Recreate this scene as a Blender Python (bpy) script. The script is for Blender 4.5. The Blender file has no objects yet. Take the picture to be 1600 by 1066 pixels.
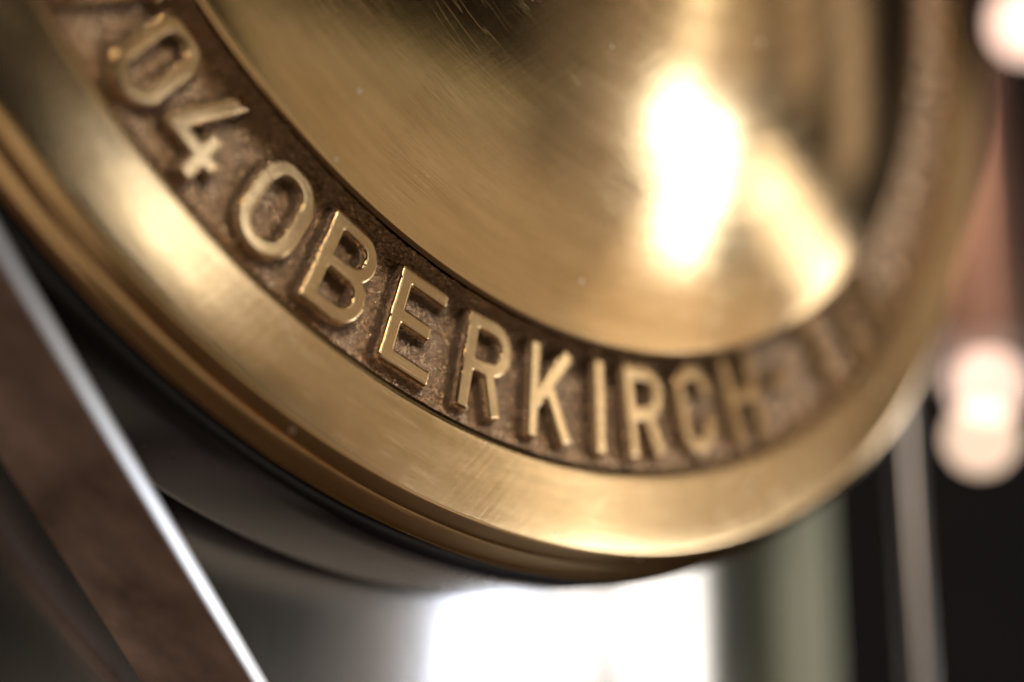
import bpy, bmesh, math, random
import numpy as np
from mathutils import Vector, Matrix, noise as mnoise

random.seed(7)
rng = np.random.default_rng(7)
sc = bpy.context.scene
S = 0.2                                    # metres per lid radius
R = math.radians

# ------------------------------------------------------------------ camera
CAM = Vector((0.0, 0.0, 1.0))
PITCH = R(14.2)
cd = bpy.data.cameras.new('camera')
cam = bpy.data.objects.new('camera', cd)
sc.collection.objects.link(cam)
cam.location = CAM
cam.rotation_euler = (math.pi / 2 + PITCH, 0, 0)
cd.sensor_width = 36.0
cd.lens = 36.0 * 2452.9 / 1600.0
cd.clip_start = 0.02
cd.clip_end = 60
cd.dof.use_dof = True
cd.dof.focus_distance = 1.555 * S
cd.dof.aperture_fstop = cd.lens / (0.1 * S * 1000.0)
sc.camera = cam

FWD = Vector((0, math.cos(PITCH), math.sin(PITCH)))
UP = Vector((0, -math.sin(PITCH), math.cos(PITCH)))
RT = Vector((1, 0, 0))

def pix(px, py, depth):
    """a place in the room, from where it stands in the photograph and its distance (lid radii)"""
    return CAM + S * depth * (FWD + RT * ((px - 800) / 2452.9) + UP * ((533 - py) / 2452.9))

# ------------------------------------------------------------------ view, world
sc.view_settings.view_transform = 'Standard'
sc.view_settings.look = 'None'
sc.view_settings.exposure = 0.15
sc.view_settings.gamma = 1.0
sc.cycles.use_denoising = True
sc.cycles.max_bounces = 10
sc.cycles.sample_clamp_indirect = 8.0
sc.cycles.blur_glossy = 0.3

w = bpy.data.worlds.new('World')
sc.world = w
w.use_nodes = True
w.node_tree.nodes['Background'].inputs[0].default_value = (0.75, 0.62, 0.48, 1)
w.node_tree.nodes['Background'].inputs[1].default_value = 0.008

# ------------------------------------------------------------------ lamps, with added fill
DISC = CAM + S * (RT * 0.08376 + UP * 0.73099 + FWD * 1.92861)

nx, ny, nz = Vector((0.47789385, 0.5110190, 0.71447677)), Vector((-0.82807379, 0.53348176, 0.17231079)), Vector((-0.29310623, -0.67398575, 0.67810909))
def cam2world(v):
    return RT * v[0] + UP * v[1] - FWD * v[2]
DX = cam2world((nx[0], ny[0], nz[0])).normalized()
DZ = cam2world((nx[2], ny[2], nz[2])).normalized()
DY = DZ.cross(DX).normalized()

def lamp(name, az, el, dist, wd, ht, rad, col, shape='RECTANGLE', aim=None, spread=180):
    """area lamp seen from the lid at this bearing (0 = straight ahead of the camera, 90 = right)"""
    a, e = R(az), R(el)
    d = Vector((math.sin(a) * math.cos(e), math.cos(a) * math.cos(e), math.sin(e)))
    l = bpy.data.lights.new(name, 'AREA')
    l.shape = shape
    l.size = wd
    l.size_y = ht
    l.color = col
    l.spread = R(spread)
    l.energy = rad * wd * ht * math.pi * (0.785 if shape == 'ELLIPSE' else 1.0)
    o = bpy.data.objects.new(name, l)
    sc.collection.objects.link(o)
    o.location = DISC + d * dist
    o.rotation_euler = (-d).to_track_quat('-Z', 'Y').to_euler()
    return o

def panel(name, az0, az1, el0, el1, rad, col, dist=2.2, shape='RECTANGLE', roll=0, shift=None):
    """an area light over these bearings: window, ceiling lamp or added unseen fill"""
    e = R((el0 + el1) / 2)
    wd = 2 * dist * math.cos(e) * math.tan(R(az1 - az0) / 2)
    ht = 2 * dist * math.tan(R(el1 - el0) / 2)
    o = lamp(name, (az0 + az1) / 2, (el0 + el1) / 2, dist, wd, ht, rad, col, shape)
    if shift is not None:
        o.location += shift
    if roll:
        o.matrix_basis = o.matrix_basis @ Matrix.Rotation(R(roll), 4, 'Z')
    return o

WARM = (1.0, 0.82, 0.62)
NEUT = (1.0, 0.95, 0.88)
COOL = (0.84, 0.93, 1.08)
panel('window_lamp', 84.0, 88.6, -5.5, 1.3, 10.0, COOL, 3.6)
panel('window_lamp', 76.8, 83.8, -11.0, 0.6, 10.0, COOL, 3.6)
panel('reflection_fill',   84.4, 88.4, 1.6, 14.0, 2.5, NEUT, 3.65)  # unseen panels like this are added as warm tones for the brass to reflect
panel('reflection_fill',   75.2, 83.8, 2.2, 13.0, 0.45, WARM, 3.65)
panel('reflection_fill',   89.6, 98.6, -12.0, 5.0, 0.30, WARM, 3.6)
panel('reflection_fill',   99.0, 106.0, -12.0, 4.0, 0.10, WARM, 3.6)
panel('reflection_fill',   90.8, 98.6, 5.5, 17.0, 0.34, WARM, 3.6)
panel('reflection_fill',   99.0, 104.5, 10.0, 18.5, 0.40, WARM, 3.6)
panel('reflection_fill',   99.4, 103.6, 15.6, 20.4, 6.0, COOL, 3.3, 'ELLIPSE', 0, DY * (-0.914 * S) + DX * (0.184 * S))
panel('reflection_fill',   105.0, 143.0, -13.6, -8.4, 0.33, (1.0, 0.92, 0.70), 2.3)
panel('reflection_fill',   98.5, 106.5, 20.6, 28.0, 0.34, WARM, 3.4)
panel('reflection_fill',   88.0, 143.0, -34.0, -14.0, 0.40, WARM, 2.35)
panel('reflection_fill',   70.0, 88.0, -24.0, -10.5, 0.9, WARM, 2.25)
panel('reflection_fill',   65.5, 73.0, 6.5, 20.0, 0.42, WARM, 2.3, 'RECTANGLE', 20)  # added too; the tilt leaves a slanted dark gap in the dome's reflection
panel('reflection_fill',   52.0, 61.0, 6.0, 21.0, 0.45, WARM, 2.3, 'RECTANGLE', 25)
panel('reflection_fill',   58.0, 69.5, -16.0, -6.6, 0.70, WARM, 2.25)
panel('window_lamp', 50.0, 73.2, -4.2, 1.2, 2.9, NEUT, 2.15)
panel('window_lamp', 6.0, 53.0, -6.5, 1.8, 3.0, NEUT, 2.1)
panel('reflection_fill',   78.0, 100.0, 20.0, 32.0, 0.15, WARM, 2.4)
panel('fill_light', 149.0, 162.0, 25.0, 37.0, 26.0, WARM, 2.0, 'ELLIPSE')  # unseen light added to brighten the lettered channel
panel('ceiling_lamp', 146.0, 149.6, 38.0, 41.6, 160.0, NEUT, 2.0, 'ELLIPSE')
panel('ceiling_lamp', 112.0, 115.5, 36.0, 39.5, 70.0, NEUT, 2.0, 'ELLIPSE')
panel('fill_light',   196.0, 240.0, -22.0, 15.0, 0.45, WARM, 2.0)  # unseen fill added for the broad face of the bar
panel('fill_light',   150.0, 174.0, -40.0, -22.0, 0.5, WARM, 1.7)  # unseen fill added from below to brighten the chamfers and bead

# ------------------------------------------------------------------ materials
def mat(name):
    m = bpy.data.materials.new(name)
    m.use_nodes = True
    nt = m.node_tree
    return m, nt, nt.nodes['Principled BSDF']

def N(nt, typ, **kw):
    n = nt.nodes.new(typ)
    for k, v in kw.items():
        if k.startswith('i_'):
            key = k[2:]
            key = int(key) if key.isdigit() else key.replace('_', ' ')
            n.inputs[key].default_value = v
        else:
            setattr(n, k, v)
    return n

def ramp(nt, fac, stops):
    n = nt.nodes.new('ShaderNodeValToRGB')
    e = n.color_ramp.elements
    while len(e) < len(stops):
        e.new(0.5)
    for s, (p, c) in zip(e, stops):
        s.position = p
        s.color = c if len(c) == 4 else (*c, 1)
    nt.links.new(fac, n.inputs[0])
    return n.outputs[0]

def math_n(nt, op, a, b=None, clamp=False):
    n = nt.nodes.new('ShaderNodeMath')
    n.operation = op
    n.use_clamp = clamp
    for i, v in enumerate((a, b)):
        if v is None:
            continue
        if isinstance(v, (int, float)):
            n.inputs[i].default_value = v
        else:
            nt.links.new(v, n.inputs[i])
    return n.outputs[0]

def polar(nt, obj):
    """(radius, angle, height) about the lid's axis, in lid radii"""
    sep = N(nt, 'ShaderNodeSeparateXYZ')
    nt.links.new(obj, sep.inputs[0])
    x, y, z = sep.outputs
    r = math_n(nt, 'DIVIDE', math_n(nt, 'SQRT', math_n(nt, 'ADD', math_n(nt, 'MULTIPLY', x, x), math_n(nt, 'MULTIPLY', y, y))), S)
    a = math_n(nt, 'ARCTAN2', x, y)
    return r, a, z

def polar_noise(nt, r, a, kr, ka, detail=4, rough=0.6):
    cmb = N(nt, 'ShaderNodeCombineXYZ')
    nt.links.new(math_n(nt, 'MULTIPLY', r, kr), cmb.inputs[0])
    nt.links.new(math_n(nt, 'MULTIPLY', a, ka), cmb.inputs[1])
    n = N(nt, 'ShaderNodeTexNoise', i_Scale=1.0, i_Detail=detail, i_Roughness=rough)
    nt.links.new(cmb.outputs[0], n.inputs['Vector'])
    return n.outputs['Fac']

def obj_noise(nt, obj, scale, detail=4, rough=0.55, stretch=None, rot=None):
    v = obj
    if stretch or rot:
        mp = N(nt, 'ShaderNodeMapping')
        mp.inputs['Scale'].default_value = stretch or (1, 1, 1)
        mp.inputs['Rotation'].default_value = rot or (0, 0, 0)
        nt.links.new(obj, mp.inputs[0])
        v = mp.outputs[0]
    n = N(nt, 'ShaderNodeTexNoise', i_Scale=scale, i_Detail=detail, i_Roughness=rough)
    nt.links.new(v, n.inputs['Vector'])
    return n.outputs['Fac']

def brass_nodes(nt, b, bump_dist=1.0, scratch=1.0):
    tc = N(nt, 'ShaderNodeTexCoord')
    obj = tc.outputs['Object']
    r, a, z = polar(nt, obj)
    turn = polar_noise(nt, r, a, 90, 5.0, 5, 0.7)          # turning marks round the axis
    patch = obj_noise(nt, obj, 22, 5, 0.6)
    col = ramp(nt, patch, [(0.3, (0.68, 0.45, 0.22)), (0.7, (0.80, 0.555, 0.29))])
    streak = polar_noise(nt, r, a, 34, 2.2, 6, 0.7)
    tarn = ramp(nt, streak, [(0.30, (0.74, 0.72, 0.64)), (0.62, (1, 1, 1))])
    mt = N(nt, 'ShaderNodeMix', data_type='RGBA', blend_type='MULTIPLY')
    mt.inputs[0].default_value = 0.85
    nt.links.new(col, mt.inputs[6]); nt.links.new(tarn, mt.inputs[7])
    col = mt.outputs[2]
    # thumbed, dusty patches raise the roughness
    smear = obj_noise(nt, obj, 30, 6, 0.65, (1, 0.35, 1), (0, 0, 0.6))
    ro = math_n(nt, 'ADD', math_n(nt, 'MULTIPLY', turn, 0.07), math_n(nt, 'MULTIPLY', smear, 0.12))
    ro = math_n(nt, 'ADD', ro, 0.05)
    # dust specks
    vor = N(nt, 'ShaderNodeTexVoronoi', i_Scale=230.0, i_Randomness=1.0)
    nt.links.new(obj, vor.inputs['Vector'])
    pick = N(nt, 'ShaderNodeSeparateColor')
    nt.links.new(vor.outputs['Color'], pick.inputs[0])
    size = math_n(nt, 'MULTIPLY', math_n(nt, 'GREATER_THAN', pick.outputs[0], 0.84), math_n(nt, 'MULTIPLY', pick.outputs[1], 0.15))
    speck = math_n(nt, 'LESS_THAN', vor.outputs['Distance'], size)
    mixc = N(nt, 'ShaderNodeMix', data_type='RGBA')
    nt.links.new(math_n(nt, 'MULTIPLY', speck, 0.75), mixc.inputs[0])
    nt.links.new(col, mixc.inputs[6])
    mixc.inputs[7].default_value = (0.80, 0.70, 0.52, 1)
    ro = math_n(nt, 'ADD', ro, math_n(nt, 'MULTIPLY', speck, 0.3))
    # scratches: thin stretched noises in three directions
    hgt = math_n(nt, 'MULTIPLY', turn, 0.5)
    for k, (ang, sx, amt) in enumerate(((0.5, 900, 0.35), (1.3, 700, 0.25), (2.3, 800, 0.25))):
        sn = obj_noise(nt, obj, 1.0, 3, 0.5, (sx, 22, 60), (0, 0, ang))
        hgt = math_n(nt, 'ADD', hgt, math_n(nt, 'MULTIPLY', sn, amt * scratch))
    line = None
    for k, (kr, ka) in enumerate(((150, 2.6), (210, 4.0), (95, 3.2))):
        nn = polar_noise(nt, math_n(nt, 'ADD', r, math_n(nt, 'MULTIPLY', a, 0.05 * (k - 1))), math_n(nt, 'ADD', a, 3.7 * k), kr, ka, 1.5, 0.5)
        dd = math_n(nt, 'ABSOLUTE', math_n(nt, 'SUBTRACT', nn, 0.5))
        ln = math_n(nt, 'SUBTRACT', 1.0, math_n(nt, 'DIVIDE', dd, 0.012), True)
        mk = math_n(nt, 'MULTIPLY', math_n(nt, 'SUBTRACT', obj_noise(nt, obj, 30 + 11 * k, 2), 0.53), 6.0, True)
        ln = math_n(nt, 'MULTIPLY', ln, mk)
        line = ln if line is None else math_n(nt, 'MAXIMUM', line, ln)
    hgt = math_n(nt, 'SUBTRACT', hgt, math_n(nt, 'MULTIPLY', line, 0.4 * scratch))
    ro = math_n(nt, 'ADD', ro, math_n(nt, 'MULTIPLY', line, 0.12))
    hgt = math_n(nt, 'ADD', hgt, math_n(nt, 'MULTIPLY', obj_noise(nt, obj, 40, 3), 3.0))
    bp = N(nt, 'ShaderNodeBump', i_Strength=0.45)
    bp.inputs['Distance'].default_value = 0.00004 * bump_dist
    nt.links.new(hgt, bp.inputs['Height'])
    tan = N(nt, 'ShaderNodeTangent', direction_type='RADIAL', axis='Z')
    return obj, mixc.outputs[2], ro, bp.outputs[0], tan.outputs[0]

def make_brass():
    m, nt, b = mat('turned brass')
    obj, col, ro, nor, tan = brass_nodes(nt, b)
    b.inputs['Metallic'].default_value = 1.0
    nt.links.new(col, b.inputs['Base Color'])
    nt.links.new(ro, b.inputs['Roughness'])
    nt.links.new(nor, b.inputs['Normal'])
    nt.links.new(tan, b.inputs['Tangent'])
    b.inputs['Anisotropic'].default_value = 0.35
    return m

def make_cast():
    """letters and their channel: rubbed bright on top, dark sand-cast skin below"""
    m, nt, b = mat('sand cast bronze with rubbed letters')
    obj, col, ro, nor, tan = brass_nodes(nt, b, 0.6)
    at = N(nt, 'ShaderNodeAttribute', attribute_name='patina')
    wear = obj_noise(nt, obj, 420, 3)
    pat = math_n(nt, 'ADD', at.outputs['Fac'], math_n(nt, 'MULTIPLY', math_n(nt, 'SUBTRACT', wear, 0.5), 0.3))
    pat = ramp(nt, pat, [(0.35, (0, 0, 0)), (0.65, (1, 1, 1))])
    sand = obj_noise(nt, obj, 2000, 3, 0.75)
    sand2 = obj_noise(nt, obj, 260, 4, 0.6)
    dark = ramp(nt, sand2, [(0.3, (0.60, 0.41, 0.25)), (0.7, (0.86, 0.61, 0.40))])
    cell = N(nt, 'ShaderNodeTexVoronoi', i_Scale=1900.0)
    nt.links.new(obj, cell.inputs['Vector'])
    cs = N(nt, 'ShaderNodeSeparateColor')
    nt.links.new(cell.outputs['Color'], cs.inputs[0])
    grain = ramp(nt, cs.outputs[0], [(0.0, (0.50, 0.50, 0.50)), (0.6, (0.95, 0.95, 0.95)), (0.93, (1.15, 1.15, 1.15)), (1.0, (1.9, 1.9, 1.9))])  # random grain tone; the brightest cells paint in glitter
    mgr = N(nt, 'ShaderNodeMix', data_type='RGBA', blend_type='MULTIPLY')
    mgr.inputs[0].default_value = 1.0
    nt.links.new(dark, mgr.inputs[6]); nt.links.new(grain, mgr.inputs[7])
    dark = mgr.outputs[2]
    crease_shade = math_n(nt, 'SUBTRACT', at.outputs['Fac'], 1.0, True)  # shade painted into the creases, on top of the patina
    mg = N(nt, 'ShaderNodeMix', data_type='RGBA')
    nt.links.new(math_n(nt, 'MULTIPLY', crease_shade, 0.85), mg.inputs[0]); nt.links.new(dark, mg.inputs[6])
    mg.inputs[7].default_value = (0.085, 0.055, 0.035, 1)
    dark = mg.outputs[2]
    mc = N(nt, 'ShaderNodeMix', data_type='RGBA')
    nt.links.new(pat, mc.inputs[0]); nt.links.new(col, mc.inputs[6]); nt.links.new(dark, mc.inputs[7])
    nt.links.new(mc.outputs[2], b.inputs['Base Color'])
    mr = N(nt, 'ShaderNodeMix', data_type='FLOAT')
    nt.links.new(pat, mr.inputs[0]); nt.links.new(ro, mr.inputs[2])
    nt.links.new(math_n(nt, 'ADD', math_n(nt, 'MULTIPLY', sand2, 0.26), 0.11), mr.inputs[3])
    nt.links.new(mr.outputs[0], b.inputs['Roughness'])
    nt.links.new(math_n(nt, 'SUBTRACT', 1.0, math_n(nt, 'MULTIPLY', pat, 0.25)), b.inputs['Metallic'])
    vor = N(nt, 'ShaderNodeTexVoronoi', i_Scale=900.0)
    nt.links.new(obj, vor.inputs['Vector'])
    hh = math_n(nt, 'ADD', sand, math_n(nt, 'MULTIPLY', vor.outputs['Distance'], 0.8))
    bp = N(nt, 'ShaderNodeBump')
    bp.inputs['Distance'].default_value = 0.00055
    nt.links.new(math_n(nt, 'MULTIPLY', pat, 1.0), bp.inputs['Strength'])
    nt.links.new(hh, bp.inputs['Height'])
    nt.links.new(nor, bp.inputs['Normal'])
    nt.links.new(bp.outputs[0], b.inputs['Normal'])
    return m

def make_metal(name, c0, c1, rough, nscale=14, stretch=(1, 1, 1), metallic=1.0, bump=0.00003, rspan=0.06):
    m, nt, b = mat(name)
    tc = N(nt, 'ShaderNodeTexCoord')
    obj = tc.outputs['Object']
    n1 = obj_noise(nt, obj, nscale, 6, 0.6, stretch)
    n2 = obj_noise(nt, obj, nscale * 9, 5, 0.65, stretch)
    nt.links.new(ramp(nt, n1, [(0.32, c0), (0.68, c1)]), b.inputs['Base Color'])
    ro = math_n(nt, 'ADD', math_n(nt, 'MULTIPLY', math_n(nt, 'ADD', n1, n2), rspan), rough - rspan)
    nt.links.new(ro, b.inputs['Roughness'])
    b.inputs['Metallic'].default_value = metallic
    bp = N(nt, 'ShaderNodeBump', i_Strength=0.6)
    bp.inputs['Distance'].default_value = bump
    nt.links.new(n2, bp.inputs['Height'])
    nt.links.new(bp.outputs[0], b.inputs['Normal'])
    return m

def make_flat(name, c0, c1, rough, nscale=4):
    return make_metal(name, c0, c1, rough, nscale, metallic=0.0, bump=0.0006)

def make_glow(name, col, strength):
    m, nt, b = mat(name)
    b.inputs['Base Color'].default_value = (0.8, 0.75, 0.7, 1)
    b.inputs['Roughness'].default_value = 0.3
    b.inputs['Emission Color'].default_value = (*col, 1)
    b.inputs['Emission Strength'].default_value = strength
    return m

BRASS = make_brass()
CAST = make_cast()
STEEL = make_metal('satin stainless steel', (0.68, 0.65, 0.64), (0.76, 0.74, 0.73), 0.20, 10, (1, 1, 0.15))
FLANGE = make_metal('dark flange steel', (0.034, 0.036, 0.040), (0.058, 0.060, 0.065), 0.26, 16)
BARFACE = make_metal('bar steel with painted brown reflections', (0.27, 0.175, 0.145), (0.85, 0.60, 0.52), 0.5, 52, metallic=0.3, bump=0.0002)  # mottled brown reflections painted into the steel's base colour
BAREDGE = make_metal('bare bar edge', (0.62, 0.61, 0.60), (0.72, 0.71, 0.70), 0.32, 30)
POST = make_flat('pale green enamel', (0.40, 0.42, 0.31), (0.47, 0.49, 0.37), 0.35)
COPPER = make_metal('warm copper', (0.42, 0.22, 0.16), (0.56, 0.31, 0.23), 0.3, 9)
DARKM = make_flat('dark plaster', (0.012, 0.009, 0.008), (0.02, 0.015, 0.013), 0.8)
DARKF = make_flat('brown tile floor', (0.07, 0.04, 0.02), (0.10, 0.058, 0.03), 0.5)
BLACK = make_flat('black fitting', (0.015, 0.013, 0.012), (0.03, 0.026, 0.022), 0.5, 20)
RODM = make_metal('grey rod steel', (0.26, 0.24, 0.235), (0.36, 0.335, 0.325), 0.34, 25, (1, 1, 0.3))
RUBBER = make_flat('black gasket', (0.012, 0.012, 0.012), (0.02, 0.02, 0.02), 0.6, 30)
GLOW = make_glow('glowing globe', (1.0, 0.68, 0.53), 5.5)
GLOW2 = make_glow('dim glowing globe', (1.0, 0.70, 0.50), 5.0)

# ------------------------------------------------------------------ helpers
def link(name, me, m, parent=None, mats=None):
    o = bpy.data.objects.new(name, me)
    sc.collection.objects.link(o)
    for x in (mats or [m]):
        me.materials.append(x)
    if parent:
        o.parent = parent
    return o

def tag(o, label, cat, group=None):
    o['label'] = label
    o['category'] = cat
    if group:
        o['group'] = group
    return o

def empty(name, mw):
    o = bpy.data.objects.new(name, None)
    o.empty_display_size = 0.02
    sc.collection.objects.link(o)
    o.matrix_world = mw
    return o

def finish(me, smooth=True, angle=32):
    for p in me.polygons:
        p.use_smooth = smooth
    if smooth:
        me.set_sharp_from_angle(angle=R(angle))
    me.update()

def lathe(prof, seg=480, close=False, scale=S):
    """profile of (radius, height) turned about the z axis"""
    me = bpy.data.meshes.new('turned')
    prof = [(a * scale, b * scale) for a, b in prof]
    n = len(prof)
    V, F = [], []
    rings = []
    for (r, z) in prof:
        if r < 1e-9:
            rings.append([len(V)]); V.append((0, 0, z))
        else:
            rings.append(list(range(len(V), len(V) + seg)))
            for k in range(seg):
                t = 2 * math.pi * k / seg
                V.append((r * math.cos(t), r * math.sin(t), z))
    pairs = [(i, i + 1) for i in range(n - 1)] + ([(n - 1, 0)] if close else [])
    for i, j in pairs:
        A, B = rings[i], rings[j]
        if len(A) == 1 and len(B) == 1:
            continue
        for k in range(seg):
            q = (k + 1) % seg
            if len(A) == 1:
                F.append((A[0], B[q], B[k]))
            elif len(B) == 1:
                F.append((A[k], A[q], B[0]))
            else:
                F.append((A[k], A[q], B[q], B[k]))
    me.from_pydata(V, [], F)
    bm = bmesh.new(); bm.from_mesh(me)
    bmesh.ops.recalc_face_normals(bm, faces=bm.faces)
    bm.to_mesh(me); bm.free()
    finish(me)
    return me

def box(sx, sy, sz, bevel=0.0, seg=3, edge_mat=False):
    bm = bmesh.new()
    bmesh.ops.create_cube(bm, size=1.0)
    for v in bm.verts:
        v.co = Vector((v.co.x * sx, v.co.y * sy, v.co.z * sz))
    if bevel:
        bmesh.ops.bevel(bm, geom=list(bm.edges), offset=bevel, segments=seg, affect='EDGES', profile=0.5)
    me = bpy.data.meshes.new('block')
    bm.to_mesh(me); bm.free()
    finish(me, True, 40)
    return me

# ================================================================== SETTING
def slab(name, loc, size, m):
    o = link(name, box(*size), m)
    o.location = loc
    o['kind'] = 'structure'
    return o
slab('floor', (0, 1.0, -0.05), (8, 6, 0.1), DARKF)
slab('wall', (0, 3.0, 1.5), (8, 0.1, 3.0), DARKM)

# ================================================================== BRASS LID
LIDM = Matrix.Translation(DISC) @ Matrix((DX, DY, DZ)).transposed().to_4x4()

lid = empty('brass_lid', LIDM)
tag(lid, 'round polished brass lid with raised lettering round a domed centre', 'lid')

ZF = -0.016                                 # floor of the lettered channel
RO, RI = 0.8935, 0.765                      # its outer and inner walls
rim_prof = [(0.900, -0.030), (0.8925, -0.030), (0.8925, -0.006), (0.8945, -0.0015), (0.8985, 0.0005), (0.902, 0.0010), (0.9045, 0.0012), (0.907, 0.0012), (0.945, 0.0012), (0.983, 0.0012),
            (0.9855, 0.0011), (0.9875, 0.0002), (0.9965, -0.0050), (0.9990, -0.0068), (1.000, -0.0090),
            (0.9985, -0.0100), (0.990, -0.0112), (0.970, -0.0120), (0.968, -0.030)]
link('rim', lathe(rim_prof, 720, True), BRASS, lid)
bead = [(0.966, -0.0160), (0.980, -0.0172), (0.997, -0.0228), (1.0075, -0.0285), (1.0120, -0.0322), (1.0135, -0.0358),
        (1.0122, -0.0392), (1.004, -0.0410), (0.964, -0.0410), (0.964, -0.0160)]
link('bead', lathe(bead, 720, True), BRASS, lid)
SAG = 0.172
dome = [(RI - 0.004, -0.030), (RI - 0.003, 0.0160), (RI - 0.0005, 0.0178), (RI - 0.0015, 0.0192), (RI - 0.0060, 0.0218), (RI - 0.0070, 0.0221)]
r0 = RI - 0.0070
for k in range(1, 41):
    t = k / 40
    r = r0 * (1 - t)
    dome.append((r, 0.0221 + SAG * (1 - (r / r0) ** 2)))
link('dome', lathe(dome, 720), BRASS, lid)

# ---- value noise on a lattice, for the sand-cast skin
def lattice(u, v, freq, seed):
    g = np.random.default_rng(seed).random((257, 257))
    x, y = u * freq, v * freq
    i, j = np.floor(x).astype(int), np.floor(y).astype(int)
    fx, fy = x - i, y - j
    fx, fy = fx * fx * (3 - 2 * fx), fy * fy * (3 - 2 * fy)
    i0, j0, i1, j1 = i % 257, j % 257, (i + 1) % 257, (j + 1) % 257
    return (g[i0, j0] * (1 - fx) + g[i1, j0] * fx) * (1 - fy) + (g[i0, j1] * (1 - fx) + g[i1, j1] * fx) * fy - 0.5

def skin(x, y):
    return 0.0013 * lattice(x, y, 150, 1) + 0.0034 * lattice(x, y, 400, 2) + 0.0012 * lattice(x, y, 60, 3)

def add_patina(me, vals):
    at = me.attributes.new('patina', 'FLOAT', 'POINT')
    at.data.foreach_set('value', np.asarray(vals, dtype=np.float32))

def grid_mesh(X, Y, Z, keep=None, wrap=False):
    nu, nv = X.shape
    V = np.stack([X, Y, Z], -1).reshape(-1, 3) * S
    idx = np.arange(nu * nv).reshape(nu, nv)
    if wrap:
        idx = np.concatenate([idx, idx[:1]], 0)
    a, b, c, d = idx[:-1, :-1], idx[1:, :-1], idx[1:, 1:], idx[:-1, 1:]
    F = np.stack([a, b, c, d], -1).reshape(-1, 4)
    if keep is not None:
        k = keep.reshape(-1)
        F = F[k[F].any(1)]
        used = np.unique(F)
        mp = -np.ones(len(V), int); mp[used] = np.arange(len(used))
        V, F = V[used], mp[F]
    else:
        used = np.arange(len(V))
    me = bpy.data.meshes.new('cast')
    me.from_pydata(V.tolist(), [], F.tolist())
    return me, used

# ---- channel floor, with fillets into both walls
ph = np.concatenate([np.radians(np.arange(-140, 30, 0.085)), np.radians(np.arange(30, 220, 0.8))])
rr = np.concatenate([np.linspace(RI + 0.0005, RI + 0.019, 22), np.linspace(RI + 0.020, RO - 0.012, 92), np.linspace(RO - 0.011, RO - 0.0005, 14)])
PH, RR = np.meshgrid(ph, rr, indexing='ij')
X, Y = RR * np.cos(PH), RR * np.sin(PH)
di, do = np.clip(1 - (RR - RI) / 0.012, 0, 1), np.clip(1 - (RO - RR) / 0.009, 0, 1)
Z = ZF + skin(X, Y) + 0.0335 * di ** 1.7 + 0.011 * (1 - np.sqrt(np.clip(1 - do ** 2, 0, 1)))
me, used = grid_mesh(X, Y, Z, None, True)
shade_ = np.maximum(np.clip((RI + 0.012 - RR) / 0.006, 0, 1), 0.6 * np.clip((RR - RO + 0.006) / 0.004, 0, 1))  # extra shade painted along both channel walls
add_patina(me, 1 + 0.35 * shade_.reshape(-1)[used])
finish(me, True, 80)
link('lettered_channel', me, CAST, lid)

# ---- glyphs: plain engineer's capitals built from bars and bent strokes (unit height)
T = 0.154
h2 = T / 2
def bar(x0, y0, x1, y1, rnd=0.02):
    return ('box', x0, y0, x1, y1, rnd)
def path(*p):
    return ('path', p)
def arc(cx, cy, r, a0, a1, n=14):
    return [(cx + r * math.cos(R(a0 + (a1 - a0) * k / n)), cy + r * math.sin(R(a0 + (a1 - a0) * k / n))) for k in range(n + 1)]
def slant(x0, y0, x1, y1):
    return ('slant', x0, y0, x1, y1)

def stadium(wd):
    r = (wd - T) / 2
    c = wd / 2
    p = arc(c, 1 - h2 - r, r, 0, 180) + arc(c, h2 + r, r, 180, 360)
    return path(*(p + p[:1]))

GL = {
    'O': (0.66, [stadium(0.66)]),
    '0': (0.56, [stadium(0.56)]),
    'B': (0.66, [bar(0, 0, T, 1), bar(0, 1 - T, 0.40, 1), bar(0, 0.43, 0.40, 0.43 + T), bar(0, 0, 0.42, T),
                 path(*arc(0.36, 0.716, 0.2015, 90, -90)), path(*arc(0.38, 0.2985, 0.216, 90, -90))]),
    'E': (0.64, [bar(0, 0, T, 1), bar(0, 1 - T, 0.62, 1, 0.035), bar(0, 0.43, 0.52, 0.43 + T, 0.035), bar(0, 0, 0.64, T, 0.035)]),
    'R': (0.64, [bar(0, 0, T, 1), bar(0, 1 - T, 0.38, 1), bar(0, 0.40, 0.38, 0.40 + T), path(*arc(0.345, 0.70, 0.2175, 90, -90)),
                 slant(0.36, 0.46, 0.53, 0.02)]),
    'K': (0.66, [bar(0, 0, T, 1), slant(0.10, 0.36, 0.57, 0.98), slant(0.27, 0.60, 0.59, 0.02)]),
    'I': (0.17, [bar(0, 0, T, 1)]),
    'C': (0.62, [path(*([(0.62 - h2, 0.70)] + arc(0.31, 1 - h2 - 0.2275, 0.2275, 0, 180) + arc(0.31, h2 + 0.2275, 0.2275, 180, 360) + [(0.62 - h2, 0.30)]))]),
    'H': (0.66, [bar(0, 0, T, 1), bar(0.66 - T, 0, 0.66, 1), bar(0, 0.43, 0.66, 0.43 + T)]),
    '-': (0.40, [bar(0, 0.42, 0.40, 0.42 + T)]),
    'T': (0.62, [bar(0.31 - h2, 0, 0.31 + h2, 1), bar(0, 1 - T, 0.62, 1)]),
    '4': (0.62, [slant(0.43, 1.03, 0.09, 0.27), bar(0.02, 0.20, 0.64, 0.20 + T), bar(0.38, 0.0, 0.38 + T, 0.54)]),
    '7': (0.58, [bar(0, 1 - T, 0.58, 1), slant(0.46, 0.90, 0.17, 0.02)]),
}

def seg_dist(X, Y, x0, y0, x1, y1):
    dx, dy = x1 - x0, y1 - y0
    t = np.clip(((X - x0) * dx + (Y - y0) * dy) / (dx * dx + dy * dy + 1e-12), 0, 1)
    return np.hypot(X - x0 - t * dx, Y - y0 - t * dy)

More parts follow.
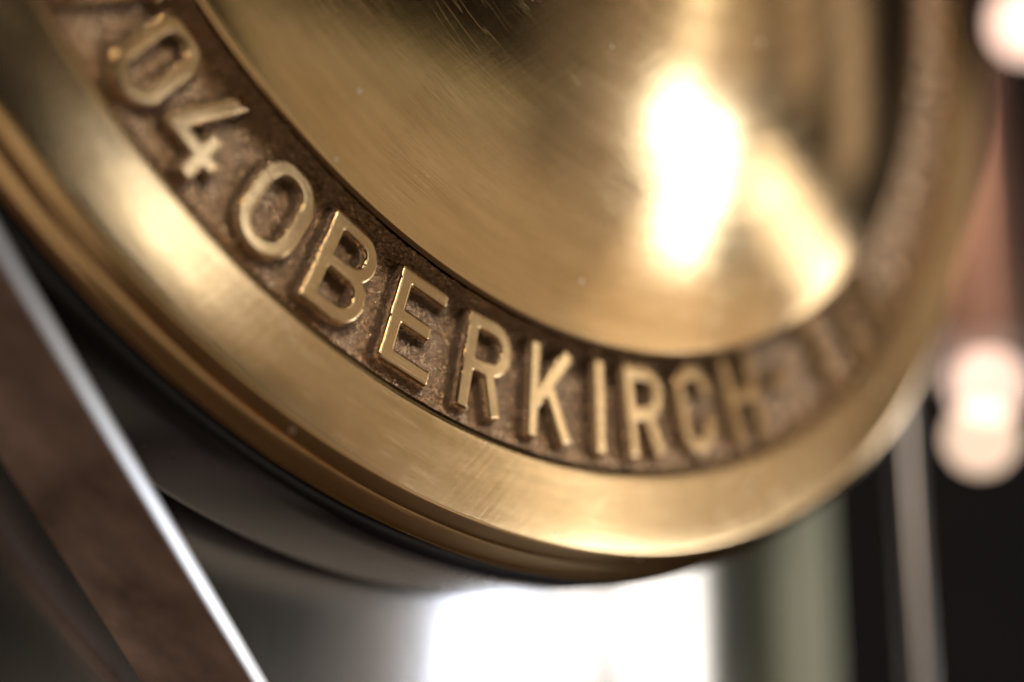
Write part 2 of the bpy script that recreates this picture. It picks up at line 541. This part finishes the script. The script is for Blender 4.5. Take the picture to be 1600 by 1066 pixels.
def glyph_sdf(strokes, X, Y):
    D = np.full(X.shape, 9.0)
    for s in strokes:
        if s[0] == 'box':
            _, x0, y0, x1, y1, rn = s
            qx = np.abs(X - (x0 + x1) / 2) - ((x1 - x0) / 2 - rn)
            qy = np.abs(Y - (y0 + y1) / 2) - ((y1 - y0) / 2 - rn)
            d = np.hypot(np.maximum(qx, 0), np.maximum(qy, 0)) + np.minimum(np.maximum(qx, qy), 0) - rn
        elif s[0] == 'slant':
            _, x0, y0, x1, y1 = s
            L = math.hypot(x1 - x0, y1 - y0)
            ux, uy = (x1 - x0) / L, (y1 - y0) / L
            a = (X - (x0 + x1) / 2) * ux + (Y - (y0 + y1) / 2) * uy
            b = -(X - (x0 + x1) / 2) * uy + (Y - (y0 + y1) / 2) * ux
            rn = 0.03
            qx, qy = np.abs(a) - (L / 2 - rn), np.abs(b) - (h2 - rn)
            d = np.hypot(np.maximum(qx, 0), np.maximum(qy, 0)) + np.minimum(np.maximum(qx, qy), 0) - rn
        else:
            d = np.full(X.shape, 9.0)
            p = s[1]
            for (x0, y0), (x1, y1) in zip(p[:-1], p[1:]):
                d = np.minimum(d, seg_dist(X, Y, x0, y0, x1, y1))
            d = d - h2
        # soft union keeps a small cast radius in the inner corners
        k = 0.022
        hh = np.clip(0.5 + 0.5 * (D - d) / k, 0, 1)
        D = np.minimum(D, d) if s is strokes[0] else D * (1 - hh) + d * hh - k * hh * (1 - hh)
    return D

LH = 0.1055                                # letter height
RB = 0.8775                                # radius of the base line
def raised(ch, phi, name, label, wmul=1.0, turn=0.0):
    wd, strokes = GL[ch]
    st = 0.00085 / LH
    mg = 0.15
    gx = np.arange(-mg, wd + mg, st)
    gy = np.arange(-mg, 1 + mg, st)
    GX, GY = np.meshgrid(gx, gy, indexing='ij')
    D = glyph_sdf(strokes, GX, GY) * LH
    jit = np.random.default_rng(int(abs(phi) * 100) + 5)
    p = R(phi)
    er = np.array((math.cos(p), math.sin(p))); et = np.array((-math.sin(p), math.cos(p)))
    tu = R(turn)
    lx = (GX - wd / 2) * LH * wmul
    ly = (GY - 0.5) * LH
    lx, ly = lx * math.cos(tu) - ly * math.sin(tu), lx * math.sin(tu) + ly * math.cos(tu)
    cx, cy = er * (RB - LH / 2)
    X = cx + et[0] * lx - er[0] * ly
    Y = cy + et[1] * lx - er[1] * ly
    n = skin(X, Y)
    D = D + 0.05 * n                                    # a slightly wandering cast edge
    top = -0.0004 + 0.0003 * lattice(X, Y, 25, 11)
    # profile: flat top, small round-over, drafted wall, foot fillet
    Z = np.where(D < -0.0024, top, 0)
    t = np.clip((D + 0.0024) / 0.0024, 0, 1)
    ro = top - 0.0018 * (1 - np.sqrt(np.clip(1 - t * t, 0, 1)))
    wall = top - 0.0018 - np.clip(D, 0, None) * 3.0
    foot_t = np.clip((D - 0.0022) / 0.0068, 0, 1)
    foot = ZF - 0.0024 + (0.0103) * (1 - foot_t) ** 2.2
    Z = np.where(D < 0, ro, np.maximum(wall, foot))
    rough_amt = np.clip((D - 0.0005) / 0.004, 0, 1)
    Z = Z + n * 0.7 * rough_amt * np.clip(0.25 + (D - 0.001) / 0.008, 0.25, 1)
    keep = (D < 0.0095)
    me, used = grid_mesh(X, Y, Z, keep)
    d_ = D.reshape(-1)[used]
    add_patina(me, np.clip((d_ + 0.0002) / 0.0022, 0, 1) + 0.9 * np.clip(d_ / 0.002, 0, 1) * np.clip((0.0085 - d_) / 0.004, 0, 1))  # second term paints shade down the letter walls
    finish(me, True, 80)
    o = link(name, me, CAST, lid)
    o['label'] = label
    return o

for ch, phi, nm in (('7', -91.6, 'digit'), ('0', -86.5, 'digit'), ('4', -81.5, 'digit'), ('O', -74.4, 'letter'), ('B', -68.0, 'letter'),
                    ('E', -61.1, 'letter'), ('R', -54.0, 'letter'), ('K', -47.1, 'letter'), ('I', -41.6, 'letter'), ('R', -36.2, 'letter'),
                    ('C', -29.6, 'letter'), ('H', -22.5, 'letter'), ('-', -16.1, 'hyphen'), ('T', -8.6, 'letter'), ('I', -2.6, 'letter'), ('E', 3.4, 'letter')):
    what = 'raised hyphen' if nm == 'hyphen' else 'raised %s %s' % (nm, ch)
    raised(ch, phi, nm, what)

# ================================================================== STEEL TANK with the flange the lid sits on
HN = Vector((DZ.x, DZ.y, 0)).normalized()
TR = 1.70 * S
TC = Vector((DISC.x, DISC.y, 0)) - HN * (1.94 * S)
tank = empty('steel_tank', Matrix.Translation(TC))
tag(tank, 'tall stainless steel tank behind the brass lid with a broad white window reflection', 'tank')
z0, z1 = 0.10, 2.1
tp = [(0.001, z0), (TR - 0.03, z0), (TR - 0.008, z0 + 0.008), (TR, z0 + 0.03)] + [(TR, z0 + 0.03 + (z1 - z0 - 0.06) * k / 12) for k in range(1, 13)] + \
     [(TR - 0.008, z1 - 0.008), (TR - 0.03, z1), (0.001, z1)]
link('shell', lathe(tp, 256, False, 1.0), STEEL, tank)
ms = link('foot_ring', lathe([(TR - 0.06, 0.0), (TR - 0.03, 0.0), (TR - 0.03, z0 + 0.004), (TR - 0.06, z0 + 0.004)], 128, True, 1.0), STEEL, tank)
fl = [(0.985, -0.0505), (0.9925, -0.0535), (1.005, -0.0560), (1.013, -0.0580), (1.0185, -0.0615), (1.0200, -0.0665), (1.0200, -0.1000), (1.0195, -0.2150),
      (1.0170, -0.2330), (1.0080, -0.2440), (0.990, -0.2480), (0.92, -0.250), (0.92, -0.0505)]
def lid_child(o, parent):
    o.parent = parent
    o.matrix_parent_inverse = Matrix.Identity(4)
    o.matrix_basis = Matrix.Translation(-TC) @ LIDM
    return o
lid_child(link('flange', lathe(fl, 720, True), FLANGE), tank)
lid_child(link('gasket', lathe([(0.96, -0.0495), (0.988, -0.0495), (0.988, -0.0515), (0.96, -0.0515)], 360, True), RUBBER), tank)
lid_child(link('neck', lathe([(0.93, -0.249), (0.93, -0.80), (0.90, -0.80), (0.90, -0.249)], 256, True), STEEL), tank)

# ================================================================== FLAT BAR, lower left
bt, bb = pix(-66, 300, 1.235), pix(416, 1107, 1.455)
ax = (bb - bt).normalized()                   # runs down the bar
sd = Vector((1.12, -0.68, -0.15))               # its thin edge faces right, towards the windows
sd = (sd - ax * sd.dot(ax)).normalized()
fn = sd.cross(ax).normalized()                # its broad face looks at the camera and down to the left
if fn.y > 0:
    fn = -fn
BW, BT, BL = 0.152 * S, 0.0145 * S, (bb - bt).length + 0.10
ctr = (bt + bb) / 2 - sd * (BW / 2) - fn * (BT / 2)
barm = Matrix((sd, fn, sd.cross(fn))).transposed().to_4x4()
barm.translation = ctr
fb = empty('flat_bar', barm)
tag(fb, 'brown flat metal bar slanting across the lower left in front of the dark steel flange', 'bar')
link('face_plate', box(BW, BT, BL, 0.0006), BARFACE, fb)
eg = link('bare_edge', box(0.0006, BT * 0.94, BL, 0.0002), BAREDGE, fb)
eg.location = (BW / 2 + 0.0002, 0, 0)
eg['label'] = 'bright bare metal edge'

# ================================================================== LEGS under the flange, lower right
def vertical(name, px, depth, top, bottom=0.0):
    p = pix(px, 950, depth)
    return Vector((p.x, p.y, bottom)), top - bottom
# square leg, one corner towards the camera
p, hgt = vertical('square_leg', 1272, 2.80, CAM.z + 0.62 * S)
lm = Matrix.Translation((p.x, p.y, 0)) @ Matrix.Rotation(R(27), 4, 'Z')
leg = empty('square_leg', lm)
tag(leg, 'pale green square leg rising behind the lower right rim of the lid', 'leg')
bx = link('upright', box(0.0275, 0.0275, hgt, 0.0014), POST, leg)
LEGW = 0.0275
bx.location = (0, LEGW * 0.7, hgt / 2)
ft = link('base_plate', box(0.05, 0.05, 0.006, 0.001), POST, leg); ft.location = (0, LEGW * 0.7, 0.003)

p, hgt = vertical('thin_rod', 1428, 2.36, CAM.z + 0.60 * S)
rod = empty('thin_rod', Matrix.Translation((p.x, p.y, 0)))
tag(rod, 'thin grey steel rod standing right of the pale green leg', 'rod')
r_ = 0.0215 * S
link('shaft', lathe([(0.0001, 0.004), (r_, 0.004), (r_, hgt - 0.002), (r_ - 0.001, hgt), (0.0001, hgt)], 48, False, 1.0), RODM, rod)
link('foot_disc', lathe([(0.0001, 0), (0.018, 0), (0.018, 0.0035), (0.0165, 0.0045), (0.0001, 0.0045)], 48, False, 1.0), STEEL, rod)

# ================================================================== COPPER COLUMN, far right
p = pix(1515, 560, 5.2)
col = empty('copper_column', Matrix.Translation((p.x, p.y, p.z)))
tag(col, 'copper pipe hanging at the right edge above the round lamp', 'pipe')
cr = 0.175 * S
link('tube', lathe([(cr - 0.002, 0.004), (cr, 0.006), (cr, 1.2), (cr - 0.002, 1.2), (cr - 0.002, 0.004)], 96, False, 1.0), COPPER, col)
link('end_collar', lathe([(0.0001, 0), (cr + 0.003, 0), (cr + 0.004, 0.001), (cr + 0.004, 0.010), (cr + 0.003, 0.011), (cr - 0.003, 0.011)], 96, False, 1.0), COPPER, col)

# ================================================================== ROUND LAMPS, far right
def globe(px, py, depth, r, glow, label):
    p = pix(px, py, depth)
    o = empty('globe_lamp', Matrix.Translation(p))
    tag(o, label, 'lamp', 'round lamps at the right edge')
    prof = [(r * math.sin(math.pi * k / 24) if 0 < k < 24 else 0.0, -r * math.cos(math.pi * k / 24)) for k in range(25)]
    link('globe', lathe(prof, 64, False, 1.0), glow, o)
    link('socket', lathe([(0.0, r * 0.92), (r * 0.45, r * 0.92), (r * 0.5, r * 1.0), (r * 0.5, r * 1.7), (r * 0.2, r * 2.0), (0.0, r * 2.0)], 40, False, 1.0), BLACK, o)
    link('cord', lathe([(0.0, r * 1.95), (0.0016, r * 1.95), (0.0016, r * 1.95 + 1.0), (0.0, r * 1.95 + 1.0)], 12, False, 1.0), BLACK, o)
    return o
globe(1540, 600, 6.4, 0.075 * S, GLOW, 'brighter round lamp glowing at the right edge below the copper pipe')
globe(1533, 684, 6.0, 0.062 * S, GLOW2, 'dimmer round lamp hanging just under the brighter one')
globe(1606, 36, 6.2, 0.080 * S, GLOW, 'round glowing lamp cut by the upper right corner')
